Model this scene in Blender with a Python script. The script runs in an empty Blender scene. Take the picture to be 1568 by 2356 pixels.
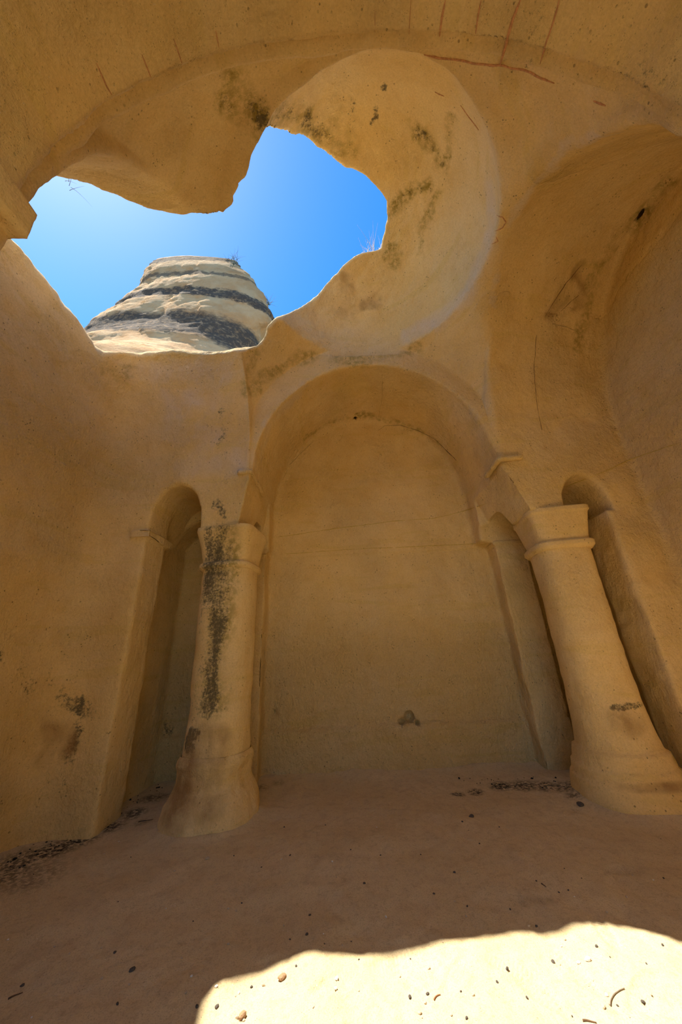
import bpy, math, random
import numpy as np
import time
from mathutils import Matrix, Vector

# ------------------------------------------------------------------ camera
F_PX = 785.0                       # focal length in pixels of the 1568 x 2356 frame
ZEN = (690.0, -710.0)              # vertical vanishing point
EYE = np.array([0.0, 0.0, 1.5])
_u = np.array([ZEN[0] - 784, ZEN[1] - 1178, F_PX]); _u /= np.linalg.norm(_u)
_f = np.array([0, 0, 1.0]) - _u * _u[2]; _f /= np.linalg.norm(_f)
_r = np.cross(_f, _u)
CM = np.array([_r, _f, _u])        # camera coordinates (right, down, forward) -> world


def ray(px, py):
    d = CM @ np.array([px - 784.0, py - 1178.0, F_PX])
    return d / np.linalg.norm(d)


def on_plane(px, py, ax, v):
    d = ray(px, py)
    return EYE + d * (v - EYE[ax]) / d[ax]


scene = bpy.context.scene
col = scene.collection
cam_d = bpy.data.cameras.new('camera')
cam = bpy.data.objects.new('camera', cam_d)
col.objects.link(cam)
cam_d.sensor_fit = 'VERTICAL'
cam_d.sensor_height = 36.0
cam_d.lens = F_PX * 36.0 / 2356.0
cam_d.clip_start = 0.02
rt, dn, fw = CM[:, 0], CM[:, 1], CM[:, 2]
m3 = np.array([rt, -dn, -fw]).T
mw = Matrix.Identity(4)
for i in range(3):
    for j in range(3):
        mw[i][j] = m3[i, j]
    mw[i][3] = EYE[i]
cam.matrix_world = mw
scene.camera = cam

# ------------------------------------------------------------------ light
SUN_DIR = Vector((-0.44, 0.168, 1.0)).normalized()
SUN_STRENGTH = 6.0
SKY_STRENGTH = 0.19
EXPOSURE = 0.85

world = bpy.data.worlds.new('sky')
scene.world = world
world.use_nodes = True
wn, wl = world.node_tree.nodes, world.node_tree.links
wn.clear()
w_out = wn.new('ShaderNodeOutputWorld')
w_bg = wn.new('ShaderNodeBackground')
w_sky = wn.new('ShaderNodeTexSky')
w_sky.sky_type = 'NISHITA'
w_sky.sun_disc = False
w_sky.sun_elevation = math.asin(SUN_DIR.z)
w_sky.sun_rotation = math.atan2(SUN_DIR.x, SUN_DIR.y)
w_sky.altitude = 1200
w_sky.air_density = 1.0
w_sky.dust_density = 0.6
w_sky.ozone_density = 2.0
w_hsv = wn.new('ShaderNodeHueSaturation')
w_hsv.inputs['Saturation'].default_value = 1.4
w_bg.inputs['Strength'].default_value = SKY_STRENGTH
wl.new(w_sky.outputs[0], w_hsv.inputs['Color'])
wl.new(w_hsv.outputs[0], w_bg.inputs[0])
wl.new(w_bg.outputs[0], w_out.inputs[0])

sun_d = bpy.data.lights.new('sun', 'SUN')
sun_d.energy = SUN_STRENGTH
sun_d.angle = math.radians(0.53)
sun_d.color = (1.0, 0.93, 0.80)
sun = bpy.data.objects.new('sun', sun_d)
col.objects.link(sun)
sun.rotation_euler = SUN_DIR.to_track_quat('Z', 'Y').to_euler()
sun.location = (-6, 3, 14)

vs = scene.view_settings
vs.view_transform = 'Standard'
vs.look = 'None'
vs.gamma = 1.0
vs.use_curve_mapping = False
vs.exposure = EXPOSURE


# ------------------------------------------------------------------ numpy noise
_TAB = np.random.RandomState(4).rand(1 << 16).astype(np.float32)


def _hash(h):
    h = h ^ (h >> np.uint32(15))
    h = h * np.uint32(2246822519)
    return _TAB[(h ^ (h >> np.uint32(13))) & np.uint32(0xFFFF)]


def vnoise(p, scale, seed=0):
    q = np.asarray(p, dtype=np.float32) * np.float32(scale) + np.float32(500.0)
    b = np.floor(q)
    t = q - b
    b = b.astype(np.uint32)
    t = t * t * (3 - 2 * t)
    X = [(b[:, 0] + np.uint32(k)) * np.uint32(374761393) + np.uint32(seed * 7919 + 17) for k in (0, 1)]
    Y = [(b[:, 1] + np.uint32(k)) * np.uint32(668265263) for k in (0, 1)]
    Z = [(b[:, 2] + np.uint32(k)) * np.uint32(3266489917) for k in (0, 1)]
    tx, ty, tz = t[:, 0], t[:, 1], t[:, 2]
    r = []
    for i in (0, 1):
        for j in (0, 1):
            h = X[i] ^ Y[j]
            a = _hash(h ^ Z[0])
            r.append(a + (_hash(h ^ Z[1]) - a) * tz)
    u = r[0] + (r[1] - r[0]) * ty
    v = r[2] + (r[3] - r[2]) * ty
    return (u + (v - u) * tx) * 2 - 1


def fbm(p, scale, octaves=3, seed=0):
    r, a, s = 0, 1.0, scale
    for o in range(octaves):
        r = r + a * vnoise(p, s, seed + o)
        a *= 0.5
        s *= 2.03
    return r


# ------------------------------------------------------------------ the carved space as a distance field
def smin(a, b, k):
    h = np.clip(.5 + .5 * (b - a) / k, 0, 1)
    return b * (1 - h) + a * h - k * h * (1 - h)


def smax(a, b, k):
    return -smin(-a, -b, k)


def slab(u, lo, hi):
    return np.maximum(lo - u, u - hi)


def archsec(u, z, c, a, s, b):
    w = np.maximum(z - s, 0)
    return (np.sqrt(((u - c) / a) ** 2 + (w / b) ** 2) - 1) * min(a, b)


XL, XR, YN, YB = -1.22, 2.2, 1.1, 4.1
RING_Z = 6.12
DOME_C = (0.5, 2.68)
DOME_R = 1.52
# broken edge of the roof: plan position and height of the rim
RIM = [(-3.6, 1.3, 5.35), (-2.75, 1.32, 5.35), (-2.36, 1.62, 5.55), (-2.19, 1.69, 5.65), (-2.12, 1.79, 5.75), (-1.97, 1.93, 5.86),
       (-1.84, 2.05, 5.93), (-1.68, 2.12, 5.97), (-1.47, 2.12, 5.99), (-1.16, 2.21, 6.13), (-1.06, 2.11, 6.17),
       (-.94, 1.94, 6.2), (-.82, 1.82, 6.3), (-.73, 1.79, 6.5), (-.61, 1.85, 6.9), (-.50, 1.90, 7.13), (-.32, 2.04, 7.37),
       (-.07, 2.24, 7.58), (.16, 2.41, 7.69), (.33, 2.55, 7.74), (.65, 2.68, 7.74), (.91, 2.92, 7.68),
       (.95, 3.11, 7.64), (.89, 3.51, 7.49), (.54, 3.57, 7.50), (.25, 3.67, 7.41), (.02, 3.79, 7.23),
       (-.25, 3.87, 6.94), (-.56, 3.78, 6.53), (-.79, 3.59, 6.12), (-.92, 3.61, 5.99), (-1.02, 3.68, 5.82),
       (-1.13, 3.68, 5.70), (-1.68, 3.62, 5.57), (-2.18, 3.61, 5.58), (-2.75, 3.61, 5.59), (-3.17, 3.44, 5.43),
       (-3.2, 3.29, 5.41), (-3.2, 2.81, 5.47), (-3.2, 2.47, 5.50), (-3.22, 2.0, 5.45), (-3.6, 1.5, 5.4)]
GX0, GX1, GY0, GY1, GS = -4.3, 4.9, -0.7, 6.4, 0.025


def rim_field():
    R = np.array(RIM)
    A, B = R, np.roll(R, -1, 0)
    gx = np.arange(GX0, GX1, GS)
    gy = np.arange(GY0, GY1, GS)
    X, Y = np.meshgrid(gx, gy, indexing='ij')
    best = np.full(X.shape, 1e9)
    ze = np.zeros(X.shape)
    inside = np.zeros(X.shape, bool)
    wsum = np.zeros(X.shape)
    for a, b in zip(A, B):
        e = b[:2] - a[:2]
        t = np.clip(((X - a[0]) * e[0] + (Y - a[1]) * e[1]) / (e @ e), 0, 1)
        d = np.hypot(X - a[0] - t * e[0], Y - a[1] - t * e[1])
        best = np.minimum(best, d)
        w = np.linalg.norm(e) / (d + .03) ** 4
        ze += w * (a[2] + t * (b[2] - a[2]))
        wsum += w
        c = (a[1] > Y) != (b[1] > Y)
        with np.errstate(divide='ignore', invalid='ignore'):
            xi = (b[0] - a[0]) * (Y - a[1]) / (b[1] - a[1]) + a[0]
        inside ^= c & (X < xi)
    ze /= wsum
    flat = np.c_[X.ravel(), Y.ravel(), np.zeros(X.size)]
    d = np.where(inside, -best, best)
    d = d + (0.022 * vnoise(flat, 5, 71) + 0.012 * vnoise(flat, 14, 72)).reshape(X.shape)
    T = np.where(d > 0, ze + .07 + .38 * d, ze + .07 + 2.5 * d)
    T = np.maximum(T, 4.3)
    return T.astype(np.float32)


T_GRID = rim_field()


def sample_T(x, y):
    fx = np.clip((x - GX0) / GS, 0, T_GRID.shape[0] - 1.001)
    fy = np.clip((y - GY0) / GS, 0, T_GRID.shape[1] - 1.001)
    i, j = fx.astype(int), fy.astype(int)
    u, v = fx - i, fy - j
    G = T_GRID
    return (G[i, j] * (1 - u) * (1 - v) + G[i + 1, j] * u * (1 - v) + G[i, j + 1] * (1 - u) * v + G[i + 1, j + 1] * u * v)


SOCKETS = [(*on_plane(815, 958, 1, 5.42), .075, .12), (*on_plane(1475, 480, 0, 3.98), .10, .15), (*on_plane(942, 1650, 1, 5.60), .075, .14), (*on_plane(925, 1662, 1, 5.58), .05, .12), (*on_plane(960, 1664, 1, 5.58), .045, .12),
           (*on_plane(1250, 1678, 1, 5.55), .06, .14), (*on_plane(1240, 1686, 1, 5.52), .04, .12), (*on_plane(632, 1640, 1, 5.6), .05, .06), (*on_plane(1315, 1645, 1, 5.27), .05, .07)]


def void(p, broken=True):
    x, y, z = p[:, 0], p[:, 1], p[:, 2]
    # the dome bay: square plan, spherical pendentives, round dome
    skew = .42 * np.clip((YB - y) / (YB - YN), 0, 1.2)          # the bay widens towards the near left
    xs = np.where(x < .48, (x - .48) * (1.7 / (1.7 + skew)), x - .48)
    sph = np.sqrt(xs ** 2 + (y - 2.6) ** 2 + np.maximum(z - 4.3, 0) ** 2) - 2.35
    bay = np.maximum(np.maximum(np.maximum(XL - skew - x, x - XR), slab(y, YN, YB)), np.maximum(sph, z - RING_Z))
    w = np.maximum(z - 6.35, 0)
    dome = np.maximum((np.sqrt(((x - DOME_C[0]) / DOME_R) ** 2 + ((y - DOME_C[1]) / DOME_R) ** 2 + (w / 1.4) ** 2) - 1) * 1.4, 5.9 - z)
    # four arms
    yb = 5.6 - .10 * np.clip((z - 3.9) / 1.6, 0, 1.5) ** 2 - .06 * np.clip((.58 - z) / .06, 0, 1) - .02 * np.clip((z - 3.02) / .03, 0, 1)
    back = smax(archsec(x, z, .52, 1.70, 3.85, 1.84), np.maximum(3.9 - y, y - yb), .14)
    xl = -3.15
    left = smax(archsec(y, z, 2.6, 1.5, 4.0, 2.05), slab(x, xl, -1), .42)
    right = smax(archsec(y, z - .22 * np.clip(x - 2.2, 0, 2) * np.clip((z - 4) / 2, 0, 1), 2.6, 1.5, 4.0, 2.05), slab(x, 2.0, 3.98), .10)
    near = np.maximum(archsec(x, z, .28, 1.93, 3.9, 1.95), slab(y, -6, 1.25))
    near = np.minimum(near, np.maximum(archsec(x, z, .28, 1.99, 3.9, 2.0), slab(y, 1.0, 1.3)))
    d = smin(bay, dome, .025)
    for v, k in ((back, .05), (left, .04), (right, .10), (near, .04)):
        d = smin(d, v, k)
    # aisle arches and the corner bays behind the columns
    la = np.maximum(archsec(x, z, -2.17, .32, 3.22, .50), slab(y, 3.9, 5.0))
    lb = smax(archsec(x, z, -1.87, .8, 3.1, .5), np.maximum(4.62 - y, y - yb), .1)
    ra = np.minimum(np.maximum(archsec(x, z, 3.21, .30, 3.1, .48), 3.07 - z), np.maximum(slab(x, 2.9, 3.42), z - 3.1))
    ra = np.maximum(ra, slab(y, 3.9, 5.0))
    rb = smax(archsec(x, z, 2.9, .82, 3.0, .5), np.maximum(4.62 - y, y - yb), .1)
    aisle = smin(smin(la, lb, .08), smin(ra, rb, .08), .02)
    # transverse walls from the columns to the back wall: a pilaster and a little arch
    ta = archsec(y, z, 4.98, .31, 3.06, .40)
    led = .035 * np.clip(1 - np.abs(z - 3.02) / .035, 0, 1)
    lift = np.clip((z - 3.04) / .05, 0, 1) * .24
    dia = np.minimum(slab(x, 2.44 - lift, 2.90), slab(x, -1.85, -1.24 + lift * .3)) - led
    dia = np.maximum(dia, np.maximum(slab(y, 4.5, 5.8), -ta - led))
    aisle = smax(aisle, -dia, .07)
    d = smin(d, aisle, .06)
    lcor = np.maximum(np.maximum(slab(x, -2.70, -2.44), slab(y, 4.06, 4.7)), slab(z, 2.98, 3.09))
    d = smax(d, -lcor, .03)
    # impost flare towards the bay
    flr = np.maximum(np.maximum(slab(x, 1.9, 9), x - (2.45 - .27 * (z - 3.1) / .78)), np.maximum(slab(z, 3.05, 3.86), slab(y, 3.9, 5.2)))
    fll = np.maximum(np.maximum(slab(x, -9, -.9), (-1.33 + .13 * (z - 3.1) / .78) - x), np.maximum(slab(z, 3.05, 3.86), slab(y, 3.9, 5.2)))
    d = np.minimum(d, np.minimum(flr, fll))
    # free space around the two columns, below the top of their capitals
    cl = np.maximum(np.maximum(slab(x, -2.3, -1.0), slab(y, 3.9, 4.95)), z - 3.08)
    cr = np.maximum(np.maximum(slab(x, 2.0, 3.3), slab(y, 3.9, 4.95)), z - 3.10)
    d = np.minimum(d, np.minimum(cl, cr))
    # cornice of the near left pier
    cor = np.maximum(np.maximum(slab(x, -2.5, -1.625), slab(y, -1, 1.105)), slab(z, 3.66, 3.86))
    d = smax(d, -cor, .02)
    for sx, sy, sz, sr, sl in SOCKETS:
        s = np.sqrt(((x - sx) / sr) ** 2 + ((y - sy) / sl) ** 2 + ((z - sz) / sr) ** 2) - 1
        d = smin(d, s * sr, .025)
    d = np.maximum(d, -.35 - z)
    if broken:
        T = sample_T(x, y)
        sky = (T - z) / 1.6
        d = smin(d, sky, .03)
    return d


def gradient(p, fn=void, e=.004):
    """tetrahedral differences: direction, slope and mean value of the field"""
    g = np.zeros_like(p)
    m = 0
    for o in ((1, -1, -1), (-1, -1, 1), (-1, 1, -1), (1, 1, 1)):
        o = np.array(o, p.dtype)
        v = fn(p + o * np.float32(e))
        g += v[:, None] * o
        m = m + v
    g /= 4 * e
    n = np.linalg.norm(g, axis=1, keepdims=True)
    return g / np.maximum(n, 1e-6), n[:, 0], m / 4


def march(pts, broken=True):
    D = np.array([ray(*q) for q in pts])
    t = np.full(len(D), .05)
    fn = lambda p: void(p, broken)
    for _ in range(80):
        t += np.clip(-fn(EYE + D * t[:, None]) * .6, -.2, 1)
    return EYE + D * t[:, None]


# sparse surface nets
def surface_nets(lo, hi, h, fn, bs=8):
    lo = np.array(lo, float)
    nb = np.ceil((np.array(hi) - lo) / (h * bs)).astype(int)
    B = np.stack(np.meshgrid(*[np.arange(n) for n in nb], indexing='ij'), -1).reshape(-1, 3)
    c = (lo + (B + .5) * h * bs).astype(np.float32)
    dv = np.concatenate([fn(c[i:i + 200000]) for i in range(0, len(c), 200000)])
    B = B[np.abs(dv) < h * bs * .87 * 1.35]
    N = nb * bs + 2
    gid = lambda ijk: (ijk[..., 0] * N[1] + ijk[..., 1]) * N[2] + ijk[..., 2]
    o9 = np.stack(np.meshgrid(*[np.arange(bs + 1)] * 3, indexing='ij'), -1)
    VP, VI, EQ = [], [], []
    corners = [(a, b, c) for a in (0, 1) for b in (0, 1) for c in (0, 1)]
    CH = 1500
    for s in range(0, len(B), CH):
        bb = B[s:s + CH]
        G = bb[:, None, None, None, :] * bs + o9[None]
        P = (lo + G.reshape(-1, 3) * h).astype(np.float32)
        V = fn(P).reshape(len(bb), bs + 1, bs + 1, bs + 1)
        S = V < 0
        cnt = np.zeros((len(bb), bs, bs, bs), np.int8)
        for a, b, c_ in corners:
            cnt += S[:, a:a + bs, b:b + bs, c_:c_ + bs]
        act = np.argwhere((cnt > 0) & (cnt < 8))
        if len(act) == 0:
            continue
        n, i, j, k = act.T
        acc = np.zeros((len(act), 3)); wt = np.zeros(len(act))
        for ax in range(3):
            for u in (0, 1):
                for v in (0, 1):
                    o0 = [0, 0, 0]; o1 = [0, 0, 0]
                    ax1, ax2 = [q for q in range(3) if q != ax]
                    o0[ax1] = o1[ax1] = u; o0[ax2] = o1[ax2] = v; o1[ax] = 1
                    v0 = V[n, i + o0[0], j + o0[1], k + o0[2]]
                    v1 = V[n, i + o1[0], j + o1[1], k + o1[2]]
                    m = (v0 < 0) != (v1 < 0)
                    t = np.where(m, v0 / np.where(m, v0 - v1, 1), 0)
                    pt = np.tile(np.array(o0, float), (len(act), 1)); pt[:, ax] = t
                    acc += pt * m[:, None]; wt += m
        cell = bb[n] * bs + np.stack([i, j, k], -1)
        VP.append(lo + (cell + acc / wt[:, None]) * h)
        VI.append(gid(cell))
        for ax in range(3):
            d = [0, 0, 0]; d[ax] = 1
            s0 = S[:, :bs, :bs, :bs]
            s1 = S[:, d[0]:bs + d[0], d[1]:bs + d[1], d[2]:bs + d[2]]
            e = np.argwhere(s0 != s1)
            if len(e) == 0:
                continue
            g = bb[e[:, 0]] * bs + e[:, 1:]
            flip = s0[e[:, 0], e[:, 1], e[:, 2], e[:, 3]]
            a1, a2 = (ax + 1) % 3, (ax + 2) % 3
            q = []
            for (u, v) in ((0, 0), (-1, 0), (-1, -1), (0, -1)):
                gg = g.copy(); gg[:, a1] += u; gg[:, a2] += v
                q.append(gid(gg))
            q = np.stack(q, -1)
            q[flip] = q[flip][:, ::-1]
            EQ.append(q)
    VP = np.concatenate(VP); VI = np.concatenate(VI); EQ = np.concatenate(EQ)
    order = np.argsort(VI)
    VI, VP = VI[order], VP[order]
    idx = np.searchsorted(VI, EQ)
    idx = np.minimum(idx, len(VI) - 1)
    ok = (VI[idx] == EQ).all(1)
    return VP, idx[ok][:, ::-1]


# ------------------------------------------------------------------ node helpers and materials
def new_mat(name, rough=.95):
    m = bpy.data.materials.new(name)
    m.use_nodes = True
    nt = m.node_tree
    b = nt.nodes['Principled BSDF']
    b.inputs['Roughness'].default_value = rough
    b.inputs['Specular IOR Level'].default_value = .12
    return m, nt, b


class NT:
    def __init__(s, nt):
        s.nt = nt

    def n(s, t, **kw):
        x = s.nt.nodes.new('ShaderNode' + t)
        for k, v in kw.items():
            setattr(x, k, v)
        return x

    def link(s, a, b):
        s.nt.links.new(a, b)

    def noise(s, vec, scale, detail=3, rough=.55, dist=0):
        x = s.n('TexNoise')
        x.inputs['Scale'].default_value = scale
        x.inputs['Detail'].default_value = detail
        x.inputs['Roughness'].default_value = rough
        x.inputs['Distortion'].default_value = dist
        s.link(vec, x.inputs['Vector'])
        return x.outputs['Fac']

    def voro(s, vec, scale, feature='F1', rand=1):
        x = s.n('TexVoronoi', feature=feature)
        x.inputs['Scale'].default_value = scale
        x.inputs['Randomness'].default_value = rand
        s.link(vec, x.inputs['Vector'])
        return x.outputs['Distance']

    def ramp(s, fac, lo, hi, a=0.0, b=1.0):
        x = s.n('MapRange', interpolation_type='SMOOTHSTEP')
        s.link(fac, x.inputs[0])
        x.inputs[1].default_value = lo
        x.inputs[2].default_value = hi
        x.inputs[3].default_value = a
        x.inputs[4].default_value = b
        return x.outputs[0]

    def math(s, op, a, b):
        x = s.n('Math', operation=op)
        for i, v in enumerate((a, b)):
            if isinstance(v, (int, float)):
                x.inputs[i].default_value = v
            else:
                s.link(v, x.inputs[i])
        return x.outputs[0]

    def mix(s, fac, a, b, mode='MIX'):
        x = s.n('Mix', data_type='RGBA', blend_type=mode)
        for i, v in ((0, fac), (6, a), (7, b)):
            if isinstance(v, (int, float)):
                x.inputs[i].default_value = v
            elif isinstance(v, tuple):
                x.inputs[i].default_value = (*v, 1)
            else:
                s.link(v, x.inputs[i])
        return x.outputs[2]

    def scale(s, vec, v):
        x = s.n('VectorMath', operation='MULTIPLY')
        s.link(vec, x.inputs[0])
        x.inputs[1].default_value = v
        return x.outputs[0]

    def attr(s, name):
        x = s.n('Attribute', attribute_name=name)
        return x.outputs['Fac']

    def bump(s, height, strength, dist, prev=None):
        x = s.n('Bump')
        x.inputs['Strength'].default_value = strength
        x.inputs['Distance'].default_value = dist
        s.link(height, x.inputs['Height'])
        if prev is not None:
            s.link(prev, x.inputs['Normal'])
        return x.outputs['Normal']


def make_rock():
    """carved tuff: warm tan, speckled with pits and pumice grains; stains and painted skylight come from vertex masks"""
    m, nt, b = new_mat('carved_tuff')
    N = NT(nt)
    g = N.n('NewGeometry').outputs['Position']
    big = N.noise(g, .9, 4, .6)
    mid = N.noise(g, 5, 5, .6)
    fine = N.noise(g, 55, 4, .65)
    c = N.mix(N.ramp(big, .3, .7), (.895, .63, .262), (.915, .685, .35))
    c = N.mix(N.ramp(mid, .42, .72, 0, .35), c, (.80, .53, .20))
    # faint sediment bands
    zz = N.scale(g, (.12, .12, 1.0))
    bands = N.noise(zz, 6.5, 4, .6, .5)
    c = N.mix(N.ramp(bands, .55, .66, 0, .20), c, (.74, .54, .12))
    # masks stored on the mesh
    c = N.mix(N.math('MULTIPLY', N.attr('pale'), N.ramp(fine, .2, .6, .5, .9)), c, (.80, .66, .52))  # pale mask: skylight painted as lighter, greyer rock
    c = N.mix(N.math('MULTIPLY', N.attr('green'), N.ramp(N.noise(g, 16, 5, .7), .36, .62, .12, 1)), c, (.36, .26, .055))
    sa = N.attr('stain')
    st = N.ramp(N.math('ADD', sa, N.math('MULTIPLY', N.math('SUBTRACT', N.noise(g, 34, 6, .72), .5), 2.2)), .45, 1.0, 0, 1)
    st = N.math('MULTIPLY', st, N.ramp(sa, .0, .25, 0, .9))
    c = N.mix(st, c, (.105, .09, .055))
    br = N.math('MULTIPLY', N.attr('brown'), N.ramp(mid, .3, .6, .5, 1))
    c = N.mix(br, c, (.36, .20, .075))
    c = N.mix(N.math('MULTIPLY', N.attr('red'), N.ramp(fine, .3, .6, .3, 1)), c, (.46, .19, .10))
    # speckle
    gs = N.scale(g, (1, 1, 1))
    v1 = N.voro(gs, 26)
    gate = N.ramp(N.noise(g, 9, 2), .56, .66)
    pits = N.math('MULTIPLY', N.ramp(v1, .16, .24, 1, 0), gate)
    v2 = N.voro(gs, 70)
    pits2 = N.math('MULTIPLY', N.ramp(v2, .16, .26, .75, 0), N.ramp(N.noise(g, 21, 2), .50, .60))
    c = N.mix(N.math('MULTIPLY', pits, .62), c, (.17, .105, .045))
    c = N.mix(N.math('MULTIPLY', pits2, .55), c, (.24, .15, .07))
    grain = N.math('MULTIPLY', N.ramp(N.voro(gs, 46, rand=1), .10, .2, 1, 0), N.ramp(N.noise(g, 13, 2), .52, .6))
    c = N.mix(N.math('MULTIPLY', grain, .4), c, (.86, .74, .55))
    c = N.mix(N.ramp(fine, .3, .7, .18, 0), c, (.35, .22, .09))
    N.link(c, b.inputs['Base Color'])
    # relief
    tool = N.noise(N.scale(g, (1, 1, .75)), 20, 6, .64, .15)
    rough_a = N.attr('rough')
    hgt = N.math('MULTIPLY', tool, N.math('ADD', N.math('MULTIPLY', rough_a, 1.0), .10))
    n1 = N.bump(hgt, 1.0, .06)
    n2 = N.bump(fine, .35, .006, n1)
    n3 = N.bump(N.math('SUBTRACT', 1.0, N.math('MAXIMUM', pits, pits2)), .6, .006, n2)
    N.link(n3, b.inputs['Normal'])
    return m


ROCK = make_rock()


def make_sand():
    m, nt, b = new_mat('dry_sand')
    N = NT(nt)
    g = N.n('NewGeometry').outputs['Position']
    big = N.noise(g, 1.1, 4, .6)
    mid = N.noise(g, 7, 5, .65)
    fine = N.noise(g, 130, 3, .7)
    c = N.mix(N.ramp(big, .3, .7), (.68, .53, .295), (.73, .585, .35))
    c = N.mix(N.ramp(mid, .45, .7, 0, .5), c, (.57, .42, .25))
    c = N.mix(N.ramp(fine, .3, .52, .5, 0), c, (.33, .24, .14))
    c = N.mix(N.ramp(N.noise(g, 24, 5, .75), .5, .68, 0, .4), c, (.42, .30, .17))
    sp = N.math('MULTIPLY', N.ramp(N.voro(g, 60), .10, .17, 1, 0), N.ramp(N.noise(g, 14, 2), .55, .62))
    c = N.mix(N.math('MULTIPLY', sp, .7), c, (.13, .10, .07))
    wh = N.math('MULTIPLY', N.ramp(N.voro(g, 48), .10, .17, 1, 0), N.ramp(N.noise(g, 10, 2), .58, .66))
    c = N.mix(N.math('MULTIPLY', wh, .6), c, (.85, .79, .68))
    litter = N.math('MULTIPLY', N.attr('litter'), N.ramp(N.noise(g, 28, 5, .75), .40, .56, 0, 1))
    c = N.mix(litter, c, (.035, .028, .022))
    N.link(c, b.inputs['Base Color'])
    n1 = N.bump(mid, .5, .02)
    n2 = N.bump(N.noise(g, 60, 4, .7), .45, .008, n1)
    n3 = N.bump(fine, .4, .003, n2)
    N.link(n3, b.inputs['Normal'])
    return m


SAND = make_sand()


def plain(name, c1, c2, scale=20, rough=.9, bump=.3, bd=.005):
    m, nt, b = new_mat(name, rough)
    N = NT(nt)
    g = N.n('TexCoord').outputs['Object']
    f = N.noise(g, scale, 4, .6)
    N.link(N.mix(N.ramp(f, .3, .7), c1, c2), b.inputs['Base Color'])
    if bump:
        N.link(N.bump(f, bump, bd), b.inputs['Normal'])
    return m


# ------------------------------------------------------------------ object helpers
def tag(o, label=None, cat=None, group=None, kind=None):
    if label: o['label'] = label
    if cat: o['category'] = cat
    if group: o['group'] = group
    if kind: o['kind'] = kind
    return o


def empty(name, loc=(0, 0, 0), parent=None):
    o = bpy.data.objects.new(name, None)
    o.empty_display_size = .1
    o.location = loc
    col.objects.link(o)
    if parent: o.parent = parent
    return o


def mesh_obj(name, V, Fq, mat, parent=None, smooth=True, normals=None, attrs=None):
    V = np.asarray(V, np.float32)
    me = bpy.data.meshes.new(name)
    if isinstance(Fq, np.ndarray):
        n, k = Fq.shape
        me.vertices.add(len(V)); me.vertices.foreach_set('co', V.ravel())
        me.loops.add(n * k); me.loops.foreach_set('vertex_index', Fq.astype(np.int32).ravel())
        me.polygons.add(n)
        me.polygons.foreach_set('loop_start', np.arange(0, n * k, k, dtype=np.int32))
        me.update(calc_edges=True)
    else:
        me.from_pydata([tuple(map(float, v)) for v in V], [], Fq)
        me.update()
    if smooth:
        me.polygons.foreach_set('use_smooth', np.ones(len(me.polygons), bool))
    for k, v in (attrs or {}).items():
        a = me.attributes.new(k, 'FLOAT', 'POINT')
        a.data.foreach_set('value', np.asarray(v, np.float32))
    if normals is not None:
        me.normals_split_custom_set_from_vertices([tuple(q) for q in normals.tolist()])
    me.materials.append(mat)
    o = bpy.data.objects.new(name, me)
    col.objects.link(o)
    if parent: o.parent = parent
    return o


def vertex_normals(V, Q):
    n = np.cross(V[Q[:, 2]] - V[Q[:, 0]], V[Q[:, 3]] - V[Q[:, 1]])
    out = np.zeros_like(V)
    for a in range(3):
        for k in range(4):
            out[:, a] += np.bincount(Q[:, k], n[:, a], len(V))
    return out / np.maximum(np.linalg.norm(out, axis=1, keepdims=True), 1e-9)


# ------------------------------------------------------------------ masks (stains, lichen, painted skylight, roughness) by place
def blob(p, c, r, soft=1.0):
    d = np.sqrt((((p - np.array(c)) / np.array(r)) ** 2).sum(1))
    return np.clip((1.0 - d) / soft, 0, 1)


def rock_masks(p):
    p = np.asarray(p, np.float32)
    n1 = fbm(p, 2.2, 3, 5)
    p0_ = p
    p = p + .07 * np.c_[fbm(p, 3.5, 3, 15), fbm(p, 3.5, 3, 16), fbm(p, 3.5, 3, 17)].astype(np.float32)
    n2 = fbm(p * np.array([1, 1, .25]), 7, 3, 9)
    z = p[:, 2]
    L = len(p)
    stain, green, pale, brown, red = (np.zeros(L, np.float32) for _ in range(5))
    def add(a, c, r, k=1.0, nz=.5):
        i = np.nonzero((np.abs(p - np.array(c, np.float32)) < np.array(r, np.float32)).all(1))[0]
        if len(i):
            a[i] = np.maximum(a[i], np.clip(blob(p[i], c, r, .6) * k + nz * n2[i] * blob(p[i], c, r, .3), 0, 1))
        return a
    S = STAINS_LIGHT
    for kind, c, r, k in S:
        if kind == 'stain': stain = add(stain, c, r, k)
        elif kind == 'green': green = add(green, c, r, k)
        elif kind == 'pale': pale = add(pale, c, r, k, .3)
        elif kind == 'brown': brown = add(brown, c, r, k)
        elif kind == 'red': red = add(red, c, r, k)
    rough = np.clip(.30 + .35 * n1, .05, .7)
    bw = np.clip((p[:, 1] - 5.2) / .2, 0, 1) * np.clip((2.6 - z) / 1.2, 0, 1)
    rough = np.maximum(rough, bw * 1.1)
    rw = np.clip((p[:, 0] - 3.6) / .3, 0, 1)
    rough = np.maximum(rough, rw * .6)
    lw = np.clip((-2.6 - p[:, 0]) / .4, 0, 1) * np.clip(1 - np.abs(z - 3.8) / 1.2, 0, 1)
    rough = np.maximum(rough, lw * .85)
    rough = rough * np.where((z > 5.9), .45, 1)
    return dict(stain=stain, green=green, pale=pale, brown=brown, red=red, rough=rough)


STAINS_LIGHT = []
PENDING = []


def stain_light_px(kind, pts, r, k=1.0):
    """stains and painted skylight sit where they sit on the rock: found on the carved surface along the photo's sight line"""
    for q in pts:
        PENDING.append((kind, q, r if isinstance(r, tuple) else (r, r, r), k))


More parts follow.
